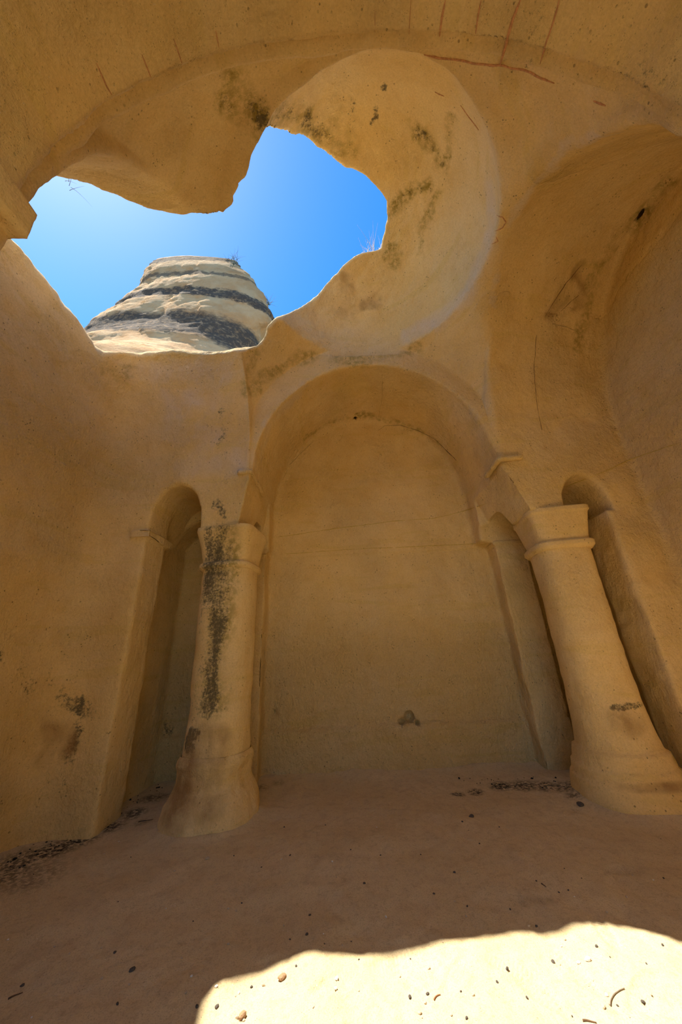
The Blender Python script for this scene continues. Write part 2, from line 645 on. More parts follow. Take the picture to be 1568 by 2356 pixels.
def stain_light_line(kind, pts, r, k=1.0, step=14):
    pts = np.array(pts, float)
    out = []
    for a, b in zip(pts[:-1], pts[1:]):
        n = max(1, int(np.linalg.norm(b - a) / step))
        out += [tuple(a + (b - a) * t) for t in np.arange(n) / n]
    out.append(tuple(pts[-1]))
    stain_light_px(kind, out, r, k)


# weather streaks and lichen round the broken dome; pale lines paint skylight onto the rock
stain_light_line('green', [(528, 185), (545, 225), (575, 265), (600, 282)], .16, .85)
stain_light_line('stain', [(535, 205), (560, 250), (590, 282), (610, 275)], .13, .50)
stain_light_line('green', [(640, 250), (690, 265), (745, 300), (800, 340)], .20, .6)
stain_light_line('stain', [(650, 255), (700, 270), (760, 300), (790, 325)], .16, .48)
stain_light_line('stain', [(805, 195), (803, 240), (798, 300)], .09, .55)
stain_light_line('stain', [(872, 200), (868, 240), (862, 280)], .08, .5)
stain_light_line('green', [(770, 215), (765, 290)], .10, .45)
stain_light_line('green', [(950, 285), (980, 325), (1010, 365), (1030, 330), (1045, 285)], .11, .6)
stain_light_line('stain', [(960, 300), (990, 335), (1012, 365)], .09, .38)
stain_light_line('green', [(1048, 290), (1030, 380), (1010, 440), (975, 520), (958, 580)], .06, .55)
stain_light_line('green', [(985, 420), (950, 440), (915, 470), (890, 490)], .13, .75)
stain_light_line('stain', [(960, 430), (930, 455)], .12, .38)
stain_light_line('green', [(895, 580), (910, 600)], .13, .7)
stain_light_line('green', [(585, 800), (570, 850), (560, 900), (640, 850), (720, 828), (860, 830), (960, 805)], .13, .5)
stain_light_line('brown', [(790, 640), (800, 690), (790, 720), (860, 690)], .16, .4)
stain_light_line('pale', [(1125, 440), (1128, 520), (1110, 600), (1070, 680), (1010, 735), (940, 765)], .20, .42)  # skylight on the right band of the dome, painted as paler rock
stain_light_line('pale', [(1400, 305), (1300, 340), (1220, 430), (1165, 530), (1135, 650), (1130, 800)], .06, .5)  # lit edge of the right arch, painted as a pale line
stain_light_line('stain', [(515, 940), (512, 1000), (516, 1110)], .10, .42)
stain_light_line('stain', [(480, 1160), (545, 1190), (500, 1200), (540, 1150)], .15, .34)
stain_light_line('green', [(250, 860), (240, 890), (300, 850)], .12, .45)
stain_light_line('pale', [(300, 860), (400, 860), (500, 860), (480, 920), (400, 920), (400, 1000), (480, 1000), (430, 1080), (560, 1060)], .22, .42)  # skylight on the left spandrel, painted as paler rock
stain_light_line('pale', [(600, 1060), (620, 980), (700, 890)], .12, .35)
stain_light_line('stain', [(155, 1606), (180, 1612), (215, 1640)], (.13, .2, .13), .62)
stain_light_line('stain', [(20, 1540), (60, 1560), (120, 1590)], .26, .26)
stain_light_line('stain', [(40, 1720), (110, 1700), (160, 1690), (200, 1720)], .22, .26)
stain_light_line('brown', [(90, 1690), (140, 1710)], .18, .4)
stain_light_line('stain', [(120, 1800), (60, 1830)], .2, .22)
stain_light_line('green', [(1330, 800), (1338, 720), (1370, 620), (1420, 540), (1475, 490), (1540, 430)], .14, .5)  # shading along the right wall and vault junction, painted in olive
stain_light_line('brown', [(1270, 720), (1300, 665), (1335, 625), (1320, 700)], .13, .38)
stain_light_line('green', [(700, 1010), (760, 968), (830, 955), (900, 965), (960, 985), (1010, 1015)], .09, .6)  # darker olive band along the junction of back vault and back wall
stain_light_line('stain', [(900, 970), (950, 985), (1000, 1010)], .07, .4)
stain_light_line('stain', [(630, 1632), (645, 1630)], .06, .5)
stain_light_line('stain', [(740, 1692), (800, 1697)], .04, .45)
stain_light_line('stain', [(1300, 60), (1400, 150), (1500, 120), (1480, 230)], .4, .2)
stain_light_line('stain', [(380, 1620), (390, 1700), (420, 1640)], .25, .24)

for (kind_, q_, r_, k_), w_ in zip(PENDING, march([t[1] for t in PENDING])):
    STAINS_LIGHT.append((kind_, tuple(w_), r_, k_))

# ------------------------------------------------------------------ carve the church
H = 0.022
t0 = time.time()
P, Q = surface_nets((-4.2, -0.62, -.40), (4.85, 6.3, 8.3), H, void)
print('nets', len(P), time.time() - t0)
P = P.astype(np.float32)
for _ in range(2):
    g, gn, v = gradient(P)
    P = P - g * np.clip(v / np.maximum(gn, .3), -H * .7, H * .7)[:, None]
P0 = P.copy()
gdir = gradient(P)[0]
print('project', time.time() - t0)


def rock_disp(p):
    z = p[:, 2]
    lf = .022 * fbm(p, 1.3, 2, 21) + .010 * fbm(p, 4.5, 2, 31)
    fn_ = .0045 * fbm(p, 14, 2, 41)
    streak = .006 * vnoise(p * np.array([1, 1, .08]), 16, 51) * np.clip((-1.1 - p[:, 0]) / .3, 0, 1) * np.clip((p[:, 1] - 3.4) / .2, 0, 1) * np.clip((z - 3.9) / .3, 0, 1)
    wall = np.clip((p[:, 1] - 5.2) / .2, 0, 1) * np.clip((2.8 - z) / 1.2, 0, 1) + .8 * np.clip((p[:, 0] - 3.7) / .2, 0, 1)
    chis = .007 * wall * fbm(p, 11, 2, 55)
    return lf + fn_ + streak + chis


P = P + gdir * rock_disp(P0)[:, None]
NRM = vertex_normals(P, Q)
s = np.sign(np.einsum('ij,ij->i', NRM[::97], gdir[::97]).mean())
if s > 0:                       # make faces look into the carved space
    Q = Q[:, ::-1]
    NRM = -NRM
print('disp', time.time() - t0)
MASK = rock_masks(P0)
print('masks', time.time() - t0)

fc = P0[Q].mean(1)
fx, fy, fz = fc[:, 0], fc[:, 1], fc[:, 2]
rD = np.hypot(fx - DOME_C[0], fy - DOME_C[1])
# which piece of the setting each face belongs to
NAMES = ['wall_left', 'wall_right', 'wall_back', 'wall_front', 'near_vault', 'dome', 'pendentive', 'right_vault', 'back_vault',
         'left_vault', 'roof_rock']
pid = np.full(len(fc), 9)
Tf = sample_T(fx, fy)
inbay = (fx > XL - .02) & (fx < XR + .02) & (fy > YN - .02) & (fy < YB + .02)
pid[(fy <= YN + .06) & (fz > 3.9)] = 4
pid[(fy <= YN + .06) & (fz <= 3.9)] = 3
pid[(fy > YB) & (fz > 3.9) & (fx > XL - .1) & (fx < XR + .1)] = 8
pid[(fy > YB - .05) & (fz <= 3.95)] = 2
pid[(fx > XR) & (fy > YN) & (fy < YB) & (fz > 3.95)] = 7
pid[(fx > 3.8) & (fy < YB + .05) & (fz < 5.9)] = 1
pid[(fx > XR) & (fy <= YN + .1) & (fz <= 3.95)] = 3
pid[(fx < XL) & (fz <= 3.95) & (fy < YB - .05)] = 0
pid[(fx < -3.0) & (fz < 5.45)] = 0
pid[(fx < XL) & (fy <= YN + .1) & (fz <= 3.95)] = 3
pid[inbay & (fz > 3.9)] = 6
pid[(rD < DOME_R + .06) & (fz > RING_Z - .02)] = 5
pid[np.abs(Tf - fz) < .05] = 10
pid[(fz > Tf - .02)] = 10
pid[fz > 7.9] = 10
ceiling = empty('ceiling')
tag(ceiling, 'carved rock ceiling of vaults and a broken dome open to the sky', 'ceiling', kind='structure')
LAB = {
    'wall_left': 'smooth yellow carved rock wall along the left side', 'wall_right': 'rough chisel-marked rock wall beyond the right column',
    'wall_back': 'carved back wall with small side arches behind the two columns',
    'wall_front': 'carved rock piers flanking the near end of the hall',
    'near_vault': 'dim near vault with painted red lines', 'dome': 'remaining half of the broken dome',
    'pendentive': 'curved corner surfaces below the dome ring', 'right_vault': 'smooth yellow barrel vault over the right arm',
    'back_vault': 'arched vault in front of the back wall', 'left_vault': 'broken vault over the left arm', 'roof_rock': 'broken sunlit rim of the roof'}
for i, nm in enumerate(NAMES):
    q = Q[pid == i]
    if len(q) == 0:
        continue
    used, inv = np.unique(q, return_inverse=True)
    q2 = inv.reshape(q.shape)
    st = nm.startswith('wall')
    o = mesh_obj(nm, P[used], q2, ROCK, None if st else ceiling, normals=NRM[used], attrs={k: v[used] for k, v in MASK.items()})
    o['label'] = LAB[nm]
    if st:
        tag(o, cat='wall', kind='structure')

# the hall goes on behind the camera as a plain barrel vault with an added, unseen archway at its far end that lets in light
def near_hall():
    prof = [(2.21, -.35)] + [(2.21, z) for z in np.linspace(0, 3.9, 14)]
    prof += [(.28 + 1.93 * math.cos(a), 3.9 + 1.95 * math.sin(a)) for a in np.linspace(0, math.pi, 50)[1:-1]]
    prof += [(-1.65, z) for z in np.linspace(3.9, 0, 14)] + [(-1.65, -.35)]
    ys = np.linspace(-.60, -3.4, 50)
    V = np.array([(x, y, z) for y in ys for x, z in prof])
    n = len(prof)
    Fq = np.array([(r * n + i, r * n + i + 1, (r + 1) * n + i + 1, (r + 1) * n + i) for r in range(len(ys) - 1) for i in range(n - 1)])
    c = np.array([.28, 0, 2.5])
    d = V - c; d[:, 1] = 0
    d /= np.linalg.norm(d, axis=1, keepdims=True)
    V2 = V + d * rock_disp(V)[:, None]
    return V2, Fq[:, ::-1]


V, Fq = near_hall()
def end_wall():
    prof = [(2.3, -.35)] + [(2.3, z) for z in np.linspace(0, 3.9, 12)] + [(.28 + 2.02 * math.cos(a), 3.9 + 2.05 * math.sin(a)) for a in np.linspace(0, math.pi, 40)[1:-1]]
    prof += [(-1.74, z) for z in np.linspace(3.9, 0, 12)] + [(-1.74, -.35)]
    n = len(prof)
    inner = []
    for x, z in prof:                      # the doorway, added to let in light: a smaller arch inside the outline
        inner.append((.28 + (x - .28) * .88, -.35 + (z + .35) * .80))
    V = []
    for y in (-3.4, -3.9):
        V += [(x, y, z) for x, z in prof] + [(x, y, z) for x, z in inner]
    F = []
    for i in range(n - 1):
        F.append((i, i + 1, n + i + 1, n + i))
        F.append((n + i, n + i + 1, 3 * n + i + 1, 3 * n + i))
        F.append((2 * n + i, 3 * n + i, 3 * n + i + 1, 2 * n + i + 1))
    return np.array(V), F


EV, EF = end_wall()
ew = mesh_obj('wall_added_archway', EV, EF, ROCK, smooth=False, attrs=rock_masks(EV))
tag(ew, 'rock end wall behind the viewer with an archway added to let in light', 'wall', kind='structure')
o = mesh_obj('entrance_vault', V, Fq, ROCK, ceiling, attrs=rock_masks(V))

# ------------------------------------------------------------------ sand floor
def floor_z(x, y):
    f = np.c_[x, y, np.zeros_like(x)]
    z = .030 * fbm(f, .8, 2, 81) + .010 * fbm(f, 4, 2, 83) + .0035 * fbm(f, 18, 2, 85)
    # sand banked up along the walls
    z = z + .05 * np.exp(-np.maximum(5.55 - y, 0) / .14) + .05 * np.exp(-np.maximum(x + 3.15, 0) / .15)
    for cx, cy in ((-1.49, 4.42), (2.83, 4.42)):
        z = z + .05 * np.exp(-np.maximum(np.hypot(x - cx, y - cy) - .48, 0) / .10)
    # shoe prints: shallow soles with a cross-ribbed tread
    for px, py, an, ln in PRINTS:
        c, s_ = math.cos(an), math.sin(an)
        u = (x - px) * c + (y - py) * s_
        v = -(x - px) * s_ + (y - py) * c
        e = np.clip(1.15 - np.sqrt((u / (ln * .5)) ** 2 + (v / (.045 + .012 * u / ln)) ** 2), 0, .35) / .35
        z = z - e * (.007 + .0045 * np.sin(u * 2 * math.pi / .021))
    return z


PRINTS = []
for a, b, an in ((905, 2205, .1), (1395, 2155, 1.4), (1320, 2240, 1.9), (1240, 2285, 2.1), (1050, 2240, .8), (1180, 2230, -.5), (1480, 2290, .6), (760, 2260, .5),
                 (1430, 2005, .05), (1225, 2080, .02), (1100, 1870, .1)):
    q = on_plane(a, b, 2, 0.0)
    PRINTS.append((q[0], q[1], an, .27))


def axis(lo, hi, f0, f1, fine, coarse):
    return np.concatenate([np.arange(lo, f0, coarse), np.arange(f0, f1, fine), np.arange(f1, hi, coarse)])


ax_ = axis(-4.0, 4.6, -.9, 2.7, .009, .03)
ay_ = axis(-4.6, 6.2, 2.05, 2.8, .008, .03)
X, Y = np.meshgrid(ax_, ay_, indexing='ij')
Zf = floor_z(X.ravel(), Y.ravel())
FV = np.c_[X.ravel(), Y.ravel(), Zf]
nx, ny = X.shape
ii = np.arange(nx * ny).reshape(nx, ny)
FQ = np.stack([ii[:-1, :-1], ii[1:, :-1], ii[1:, 1:], ii[:-1, 1:]], -1).reshape(-1, 4)
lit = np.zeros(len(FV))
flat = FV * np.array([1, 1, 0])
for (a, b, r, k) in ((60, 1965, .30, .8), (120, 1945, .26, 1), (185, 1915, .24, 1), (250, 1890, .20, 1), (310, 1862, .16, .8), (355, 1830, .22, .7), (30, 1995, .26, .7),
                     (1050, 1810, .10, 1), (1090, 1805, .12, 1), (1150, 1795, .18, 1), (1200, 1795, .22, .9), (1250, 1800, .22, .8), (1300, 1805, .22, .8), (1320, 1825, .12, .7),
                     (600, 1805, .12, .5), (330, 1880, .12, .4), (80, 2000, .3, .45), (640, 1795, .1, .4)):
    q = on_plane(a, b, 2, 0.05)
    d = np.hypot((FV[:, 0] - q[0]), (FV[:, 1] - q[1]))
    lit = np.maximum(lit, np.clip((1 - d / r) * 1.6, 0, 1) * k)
floor = mesh_obj('floor', FV, FQ, SAND, attrs={'litter': lit})
tag(floor, 'dusty sand floor with faint shoe prints', 'floor', kind='structure')


def fz(x, y):
    return float(floor_z(np.array([x], float), np.array([y], float))[0])


def floor_px(px, py):
    q = on_plane(px, py, 2, 0.0)
    for _ in range(4):
        q = on_plane(px, py, 2, fz(q[0], q[1]))
    return q


# ------------------------------------------------------------------ columns
def loft(rows, cx, cy, rot, seg=96, cap_top=False, cap_bot=False, wob=1.0, seed=0, dz=.018):
    """rows: (z, half width, squareness exponent); resampled finely in z and worn by noise"""
    rows = np.array(rows, float)
    zs = [rows[0, 0]]
    for a, b in zip(rows[:-1, 0], rows[1:, 0]):
        k = max(1, int(math.ceil((b - a) / dz)))
        zs += list(a + (b - a) * np.arange(1, k + 1) / k)
    zs = np.array(zs)
    hw = np.interp(zs, rows[:, 0], rows[:, 1])
    ex = np.interp(zs, rows[:, 0], rows[:, 2])
    th = np.linspace(0, 2 * math.pi, seg, endpoint=False)
    c, s_ = np.cos(th), np.sin(th)
    R = hw[:, None] / (np.abs(c)[None] ** ex[:, None] + np.abs(s_)[None] ** ex[:, None]) ** (1 / ex[:, None])
    x0, y0 = R * c, R * s_
    cr, sr = math.cos(rot), math.sin(rot)
    x = cx + x0 * cr - y0 * sr
    y = cy + x0 * sr + y0 * cr
    V = np.stack([x, y, np.repeat(zs[:, None], seg, 1)], -1).reshape(-1, 3)
    d = np.stack([(x - cx), (y - cy), np.zeros_like(x)], -1).reshape(-1, 3)
    d /= np.linalg.norm(d, axis=1, keepdims=True)
    V = V + d * (wob * (.012 * fbm(V + seed, 3, 2, 91) + .004 * fbm(V + seed, 12, 2, 92)))[:, None]
    n = len(zs)
    F = [(r * seg + i, r * seg + (i + 1) % seg, (r + 1) * seg + (i + 1) % seg, (r + 1) * seg + i) for r in range(n - 1) for i in range(seg)]
    if cap_top:
        F.append(tuple((n - 1) * seg + i for i in range(seg)))
    if cap_bot:
        F.append(tuple(i for i in reversed(range(seg))))
    return V, F


def part(name, rows, cx, cy, rot, parent, **kw):
    V, F = loft(rows, cx, cy, rot, **kw)
    return mesh_obj(name, V - np.array(parent.location), F, ROCK, parent, attrs=column_masks(V))


COL_STAIN = []


def column_masks(V):
    m = rock_masks(V)
    n = fbm(V * np.array([1, 1, .35]), 6, 3, 61)
    for kind, c, r, k in COL_STAIN:
        b = blob(V, c, r, .55)
        m[kind] = np.maximum(m[kind], np.clip(b * k + .5 * n * np.minimum(b * 2, 1), 0, 1)).astype(np.float32)
    m['rough'] = np.clip(m['rough'] * .7, 0, 1)
    return m


CL, CR = (-1.49, 4.45), (2.84, 4.42)
# grey-black lichen down the side of the left column that faces the opening, soot near its foot
for z in np.arange(1.05, 3.1, .11):
    COL_STAIN.append(('stain', (CL[0] - .10 - .02 * (z - 2), CL[1] - .34, z), (.28, .22, .17), .74))
    COL_STAIN.append(('green', (CL[0] + .0, CL[1] - .34, z), (.25, .22, .16), .55))
for z, dx, k in ((.80, -.17, 1.0), (.74, -.24, .9), (.68, -.2, .7)):
    COL_STAIN.append(('stain', (CL[0] + dx, CL[1] - .3, z), (.13, .25, .10), k))
for z, dx in ((.62, -.02), (.5, -.12), (.40, -.1), (.75, -.02), (.15, -.2), (.2, -.05), (.3, -.35)):
    COL_STAIN.append(('brown', (CL[0] + dx, CL[1] - .4, z), (.34, .3, .18), .7))
for dx in (0, .12, .24, -.12):
    COL_STAIN.append(('stain', (CR[0] + dx + .05, CR[1] - .34, .86 + .06 * dx), (.12, .2, .05), .7))
COL_STAIN.append(('brown', (CR[0] - .1, CR[1] - .4, .72), (.3, .3, .16), .5))
COL_STAIN.append(('green', (CR[0] + .42, CR[1] - .3, .3), (.2, .2, .2), .7))
COL_STAIN.append(('brown', (CR[0], CR[1] - .5, .22), (.6, .4, .05), .6))

ROT = math.radians(-8)
left_col = tag(empty('rock_column', (CL[0], CL[1], 0)), 'thick rock-cut column with a grey-green lichen streak down its shaft, left of the back niche', 'column', 'rock-cut columns', 'thing')
part('base', [(-.2, .49, 2.6), (.06, .47, 2.7), (.17, .44, 2.8), (.25, .405, 2.8), (.30, .375, 2.6), (.36, .355, 2.5), (.44, .352, 2.5), (.50, .368, 2.5), (.545, .362, 2.4), (.585, .335, 2.4)], *CL, ROT, left_col, seed=3, wob=2.4)
part('shaft', [(.57, .335, 2.4), (.75, .325, 2.4), (1.0, .318, 2.4), (1.1, .314, 2.4), (1.16, .325, 2.4), (2.0, .325, 2.5), (2.58, .318, 2.8)], *CL, ROT, left_col, seed=3)
part('neck_ring', [(2.545, .300, 3.0), (2.555, .335, 3.2), (2.58, .352, 3.4), (2.615, .350, 3.5), (2.635, .335, 3.5), (2.64, .30, 3.5)], *CL, ROT, left_col, seed=3, wob=.7, dz=.008)
part('capital', [(2.62, .305, 4), (2.70, .312, 4.5), (2.85, .335, 5), (3.0, .365, 6), (3.05, .378, 6.5), (3.095, .375, 6.5), (3.11, .34, 6.5)], *CL, ROT, left_col, seed=3, wob=.5, cap_top=True)

right_col = tag(empty('rock_column', (CR[0], CR[1], 0)), 'clean tan rock-cut column with a stepped moulded base, right of the back niche', 'column', 'rock-cut columns', 'thing')
part('base', [(-.2, .525, 2.3), (.05, .515, 2.3), (.13, .50, 2.3), (.19, .488, 2.3), (.215, .47, 2.3), (.30, .458, 2.3), (.32, .44, 2.3), (.40, .425, 2.3), (.44, .415, 2.3), (.455, .385, 2.3), (.48, .375, 2.3)], *CR, ROT, right_col, seed=8, wob=.9)
part('shaft', [(.47, .375, 2.3), (.6, .355, 2.3), (.85, .335, 2.35), (1.1, .325, 2.4), (2.0, .315, 2.7), (2.6, .312, 3.2)], *CR, ROT, right_col, seed=8)
part('neck_ring', [(2.575, .300, 3.6), (2.585, .33, 4.0), (2.62, .352, 4.4), (2.665, .350, 4.8), (2.685, .335, 4.8), (2.69, .30, 4.8)], *CR, ROT, right_col, seed=8, wob=.6, dz=.008)
part('capital', [(2.67, .305, 5), (2.75, .312, 5.5), (2.9, .335, 7), (3.04, .362, 8), (3.06, .378, 8), (3.115, .378, 8), (3.13, .34, 8)], *CR, ROT, right_col, seed=8, wob=.6, cap_top=True)


def strip(name, pts, w, h, parent, mat=ROCK):
    """a small carved moulding: rounded bar along a polyline of points"""
    pts = np.array(pts, float)
    dense = []
    for a, b in zip(pts[:-1], pts[1:]):
        k = max(2, int(np.linalg.norm(b - a) / .03))
        dense += [a + (b - a) * t for t in np.arange(k) / k]
    dense.append(pts[-1])
    dense = np.array(dense)
    tg = np.gradient(dense, axis=0); tg /= np.linalg.norm(tg, axis=1, keepdims=True)
    up = np.array([0, 0, 1.0])
    sd = np.cross(tg, up); sd /= np.linalg.norm(sd, axis=1, keepdims=True)
    seg = 10
    V = []
    for i, c in enumerate(dense):
        for k in range(seg):
            a = 2 * math.pi * k / seg
            ca, sa = math.cos(a), math.sin(a)
            V.append(c + sd[i] * w * np.sign(ca) * abs(ca) ** .6 + up * h * np.sign(sa) * abs(sa) ** .6)
    V = np.array(V)
    V = V + .006 * np.c_[fbm(V, 14, 2, 5), fbm(V, 14, 2, 6), fbm(V, 14, 2, 7)]
    n = len(dense)
    F = [(r * seg + i, (r + 1) * seg + i, (r + 1) * seg + (i + 1) % seg, r * seg + (i + 1) % seg) for r in range(n - 1) for i in range(seg)]
    F += [tuple(range(seg)), tuple(reversed([(n - 1) * seg + i for i in range(seg)]))]
    off = np.array(parent.location) if parent else np.zeros(3)
    return mesh_obj(name, V - off, F, mat, parent, attrs=rock_masks(V))


strip('impost_moulding', [(2.52, 4.085, 3.875), (2.20, 4.085, 3.865), (2.195, 4.55, 3.85)], .035, .035, right_col)
strip('impost_moulding', [(-1.38, 4.085, 3.86), (-1.205, 4.085, 3.86), (-1.19, 4.75, 3.83)], .03, .035, left_col)

# ------------------------------------------------------------------ painted lines and cracks on the rock
def make_flat(name, c, rough=.95):
    m, nt, b = new_mat(name, rough)
    N = NT(nt)
    g = N.n('NewGeometry').outputs['Position']
    f = N.noise(g, 40, 4, .7)
    N.link(N.mix(N.ramp(f, .35, .65), c, tuple(v * 1.5 for v in c)), b.inputs['Base Color'])
    return m


OCHRE = make_flat('red_ochre_paint', (.50, .25, .12))
CRACK = make_flat('crack_painted_shade', (.17, .10, .045))  # colour painting the dark inside of cracks on raised ribbons
YELLOW = make_flat('yellow_vein_ledge_line', (.52, .36, .08))


def on_rock(px_pts, lift=.004, broken=True, seg=14):
    pts = np.array(px_pts, float)
    out = []
    for a, b in zip(pts[:-1], pts[1:]):
        k = max(2, int(np.linalg.norm(b - a) / seg))
        out += [a + (b - a) * t for t in np.arange(k) / k]
    out.append(pts[-1])
    W = march(out, broken).astype(np.float32)
    g = gradient(W, lambda q: void(q, broken))[0]
    return W + g * (rock_disp(W) - lift)[:, None], g


def ribbon(name, px_pts, w, mat, parent, lift=.005, jit=0.0, label=None):
    W, g = on_rock(px_pts, lift)
    if jit:
        W = W + jit * np.c_[vnoise(W, 9, 1), vnoise(W, 9, 2), vnoise(W, 9, 3)]
    tg = np.gradient(W, axis=0)
    sd = np.cross(g, tg); sd /= np.maximum(np.linalg.norm(sd, axis=1, keepdims=True), 1e-9)
    n = len(W)
    ww = w * (.65 + .5 * np.abs(vnoise(W, 14, 12))) * np.clip(np.minimum(np.arange(n), np.arange(n)[::-1]) / 2 + .3, 0, 1)
    V = np.concatenate([W + sd * ww[:, None], W - sd * ww[:, None], W + sd * ww[:, None] + g * .012, W - sd * ww[:, None] + g * .012])
    F = []
    for i in range(n - 1):
        F += [(i, i + 1, n + i + 1, n + i), (2 * n + i, 2 * n + i + 1, i + 1, i), (n + i, n + i + 1, 3 * n + i + 1, 3 * n + i)]
    o = mesh_obj(name, V, F, mat, parent)
    if label: o['label'] = label
    return o


for pts, w in (([(1024, 0), (1016, 40), (1010, 85)], .016), ([(1105, 0), (1098, 40), (1093, 78)], .012), ([(1195, 0), (1178, 45), (1165, 90), (1150, 148)], .020),
               ([(1283, 0), (1270, 50), (1255, 95), (1240, 150)], .010), ([(495, 70), (503, 108)], .008), ([(400, 90), (418, 145)], .007), ([(325, 125), (345, 178)], .007),
               ([(220, 145), (245, 200), (256, 218)], .006), ([(945, 0), (940, 80)], .005), ([(862, 20), (862, 75)], .005)):
    ribbon('painted_line', pts, w * .6, OCHRE, ceiling, label='faded red painted line')
for pts, w in (([(975, 128), (1040, 136), (1090, 144), (1150, 148), (1220, 165), (1277, 188)], .012), ([(1000, 212), (1020, 222)], .012), ([(1058, 243), (1068, 255), (1100, 300)], .010),
               ([(1368, 228), (1395, 240)], .014), ([(1140, 495), (1155, 500), (1163, 512), (1155, 525), (1138, 532)], .009), ([(1140, 545), (1145, 555), (1130, 562)], .007)):
    ribbon('painted_line', pts, w * .7, OCHRE, ceiling, label='red painted band along the arch edge')
VEINS_AND_LEDGE = [([(1300, 1120), (1390, 1085), (1440, 1062), (1500, 1040), (1568, 1018)], .006), ([(640, 1235), (760, 1218), (900, 1200), (1000, 1192), (1060, 1178), (1120, 1158)], .006),
         ([(645, 1275), (800, 1264), (1000, 1256), (1118, 1250)], .006)]  # painted line standing in for the edge of the wall ledge, no vein
for pts, w in VEINS_AND_LEDGE:
    ribbon('vein_or_ledge_line', pts, w * .6, YELLOW, bpy.data.objects['wall_right' if pts[0][0] > 1200 else 'wall_back'], jit=.004)
# cracks
CR_L = [([(650, 1105), (665, 1070), (690, 1045), (720, 1015)], .005, 'wall_back'), ([(868, 992), (885, 980), (920, 978), (960, 990), (1000, 1010), (1030, 1040), (1050, 1060)], .004, 'wall_back'),
        ([(1252, 728), (1275, 690), (1300, 650), (1335, 610)], .007, None), ([(1268, 745), (1300, 752), (1325, 762)], .005, None), ([(1290, 715), (1310, 695), (1330, 680)], .004, None),
        ([(1235, 770), (1228, 850), (1235, 930), (1245, 990)], .003, None),
        ([(880, 870), (878, 920), (870, 960)], .003, None)]
for pts, w, par in CR_L:
    ribbon('crack', pts, w * .42, CRACK, bpy.data.objects[par] if par else ceiling, jit=.008)

# ------------------------------------------------------------------ rock butte outside
def make_butte_mat():
    m, nt, b = new_mat('weathered_tuff_outside')
    N = NT(nt)
    g = N.n('NewGeometry').outputs['Position']
    mid = N.noise(g, 1.1, 5, .65)
    c = N.mix(N.ramp(mid, .35, .65), (.68, .37, .155), (.76, .48, .235))
    tilt = N.scale(g, (.16, .05, 1.0))
    dot = N.n('VectorMath', operation='DOT_PRODUCT')
    N.link(g, dot.inputs[0]); dot.inputs[1].default_value = (.10, .0, 1.0)
    hz = N.math('ADD', dot.outputs['Value'], N.math('MULTIPLY', N.noise(g, .55, 4, .6), 1.0))
    soft = N.noise(N.scale(g, (1, 1, 2.5)), 3.2, 5, .75)
    tot = None
    for z0, half, k in BUTTE_BANDS:
        d = N.math('ABSOLUTE', N.math('SUBTRACT', hz, z0), 0)
        e = N.ramp(N.math('ADD', d, N.math('MULTIPLY', N.math('SUBTRACT', soft, .5), .9)), half * .75, half * 1.15, k, 0)
        tot = e if tot is None else N.math('MAXIMUM', tot, e)
    tot = N.math('MULTIPLY', tot, N.ramp(N.noise(g, 5, 5, .7), .3, .55, .5, 1))
    c = N.mix(tot, c, (.12, .088, .062))
    N.link(c, b.inputs['Base Color'])
    n1 = N.bump(mid, .6, .25)
    n2 = N.bump(N.noise(N.scale(g, (1, 1, 2)), 7, 5, .7), .7, .06, n1)
    N.link(n2, b.inputs['Normal'])
    return m


BYC = 13.0
SIL_L = [(860, 150), (830, 190), (800, 212), (780, 228), (755, 250), (730, 272), (705, 300), (698, 314), (690, 315), (655, 336), (630, 345), (606, 362), (596, 374), (588, 392)]
SIL_R = [(860, 600), (830, 602), (800, 607), (780, 616), (755, 623), (730, 626), (700, 618), (685, 608), (655, 590), (625, 568), (606, 545), (600, 510), (595, 470), (590, 430)]
lz = np.array([on_plane(x, y, 1, BYC) for y, x in SIL_L])
rz = np.array([on_plane(x, y, 1, BYC) for y, x in SIL_R])
FRONT = [(588, 12.8), (596, 12.5), (610, 12.2), (640, 11.9), (668, 11.7), (676, 11.5), (700, 11.3), (725, 11.0), (745, 10.6), (768, 9.9), (784, 8.8), (800, 7.2), (815, 5.7), (835, 4.6), (880, 3.95)]
fr = []
for py, yf in FRONT:
    q = on_plane(425, py, 1, yf)
    fr.append((q[2], yf))
fr = np.array(fr)
BUTTE_BANDS = []


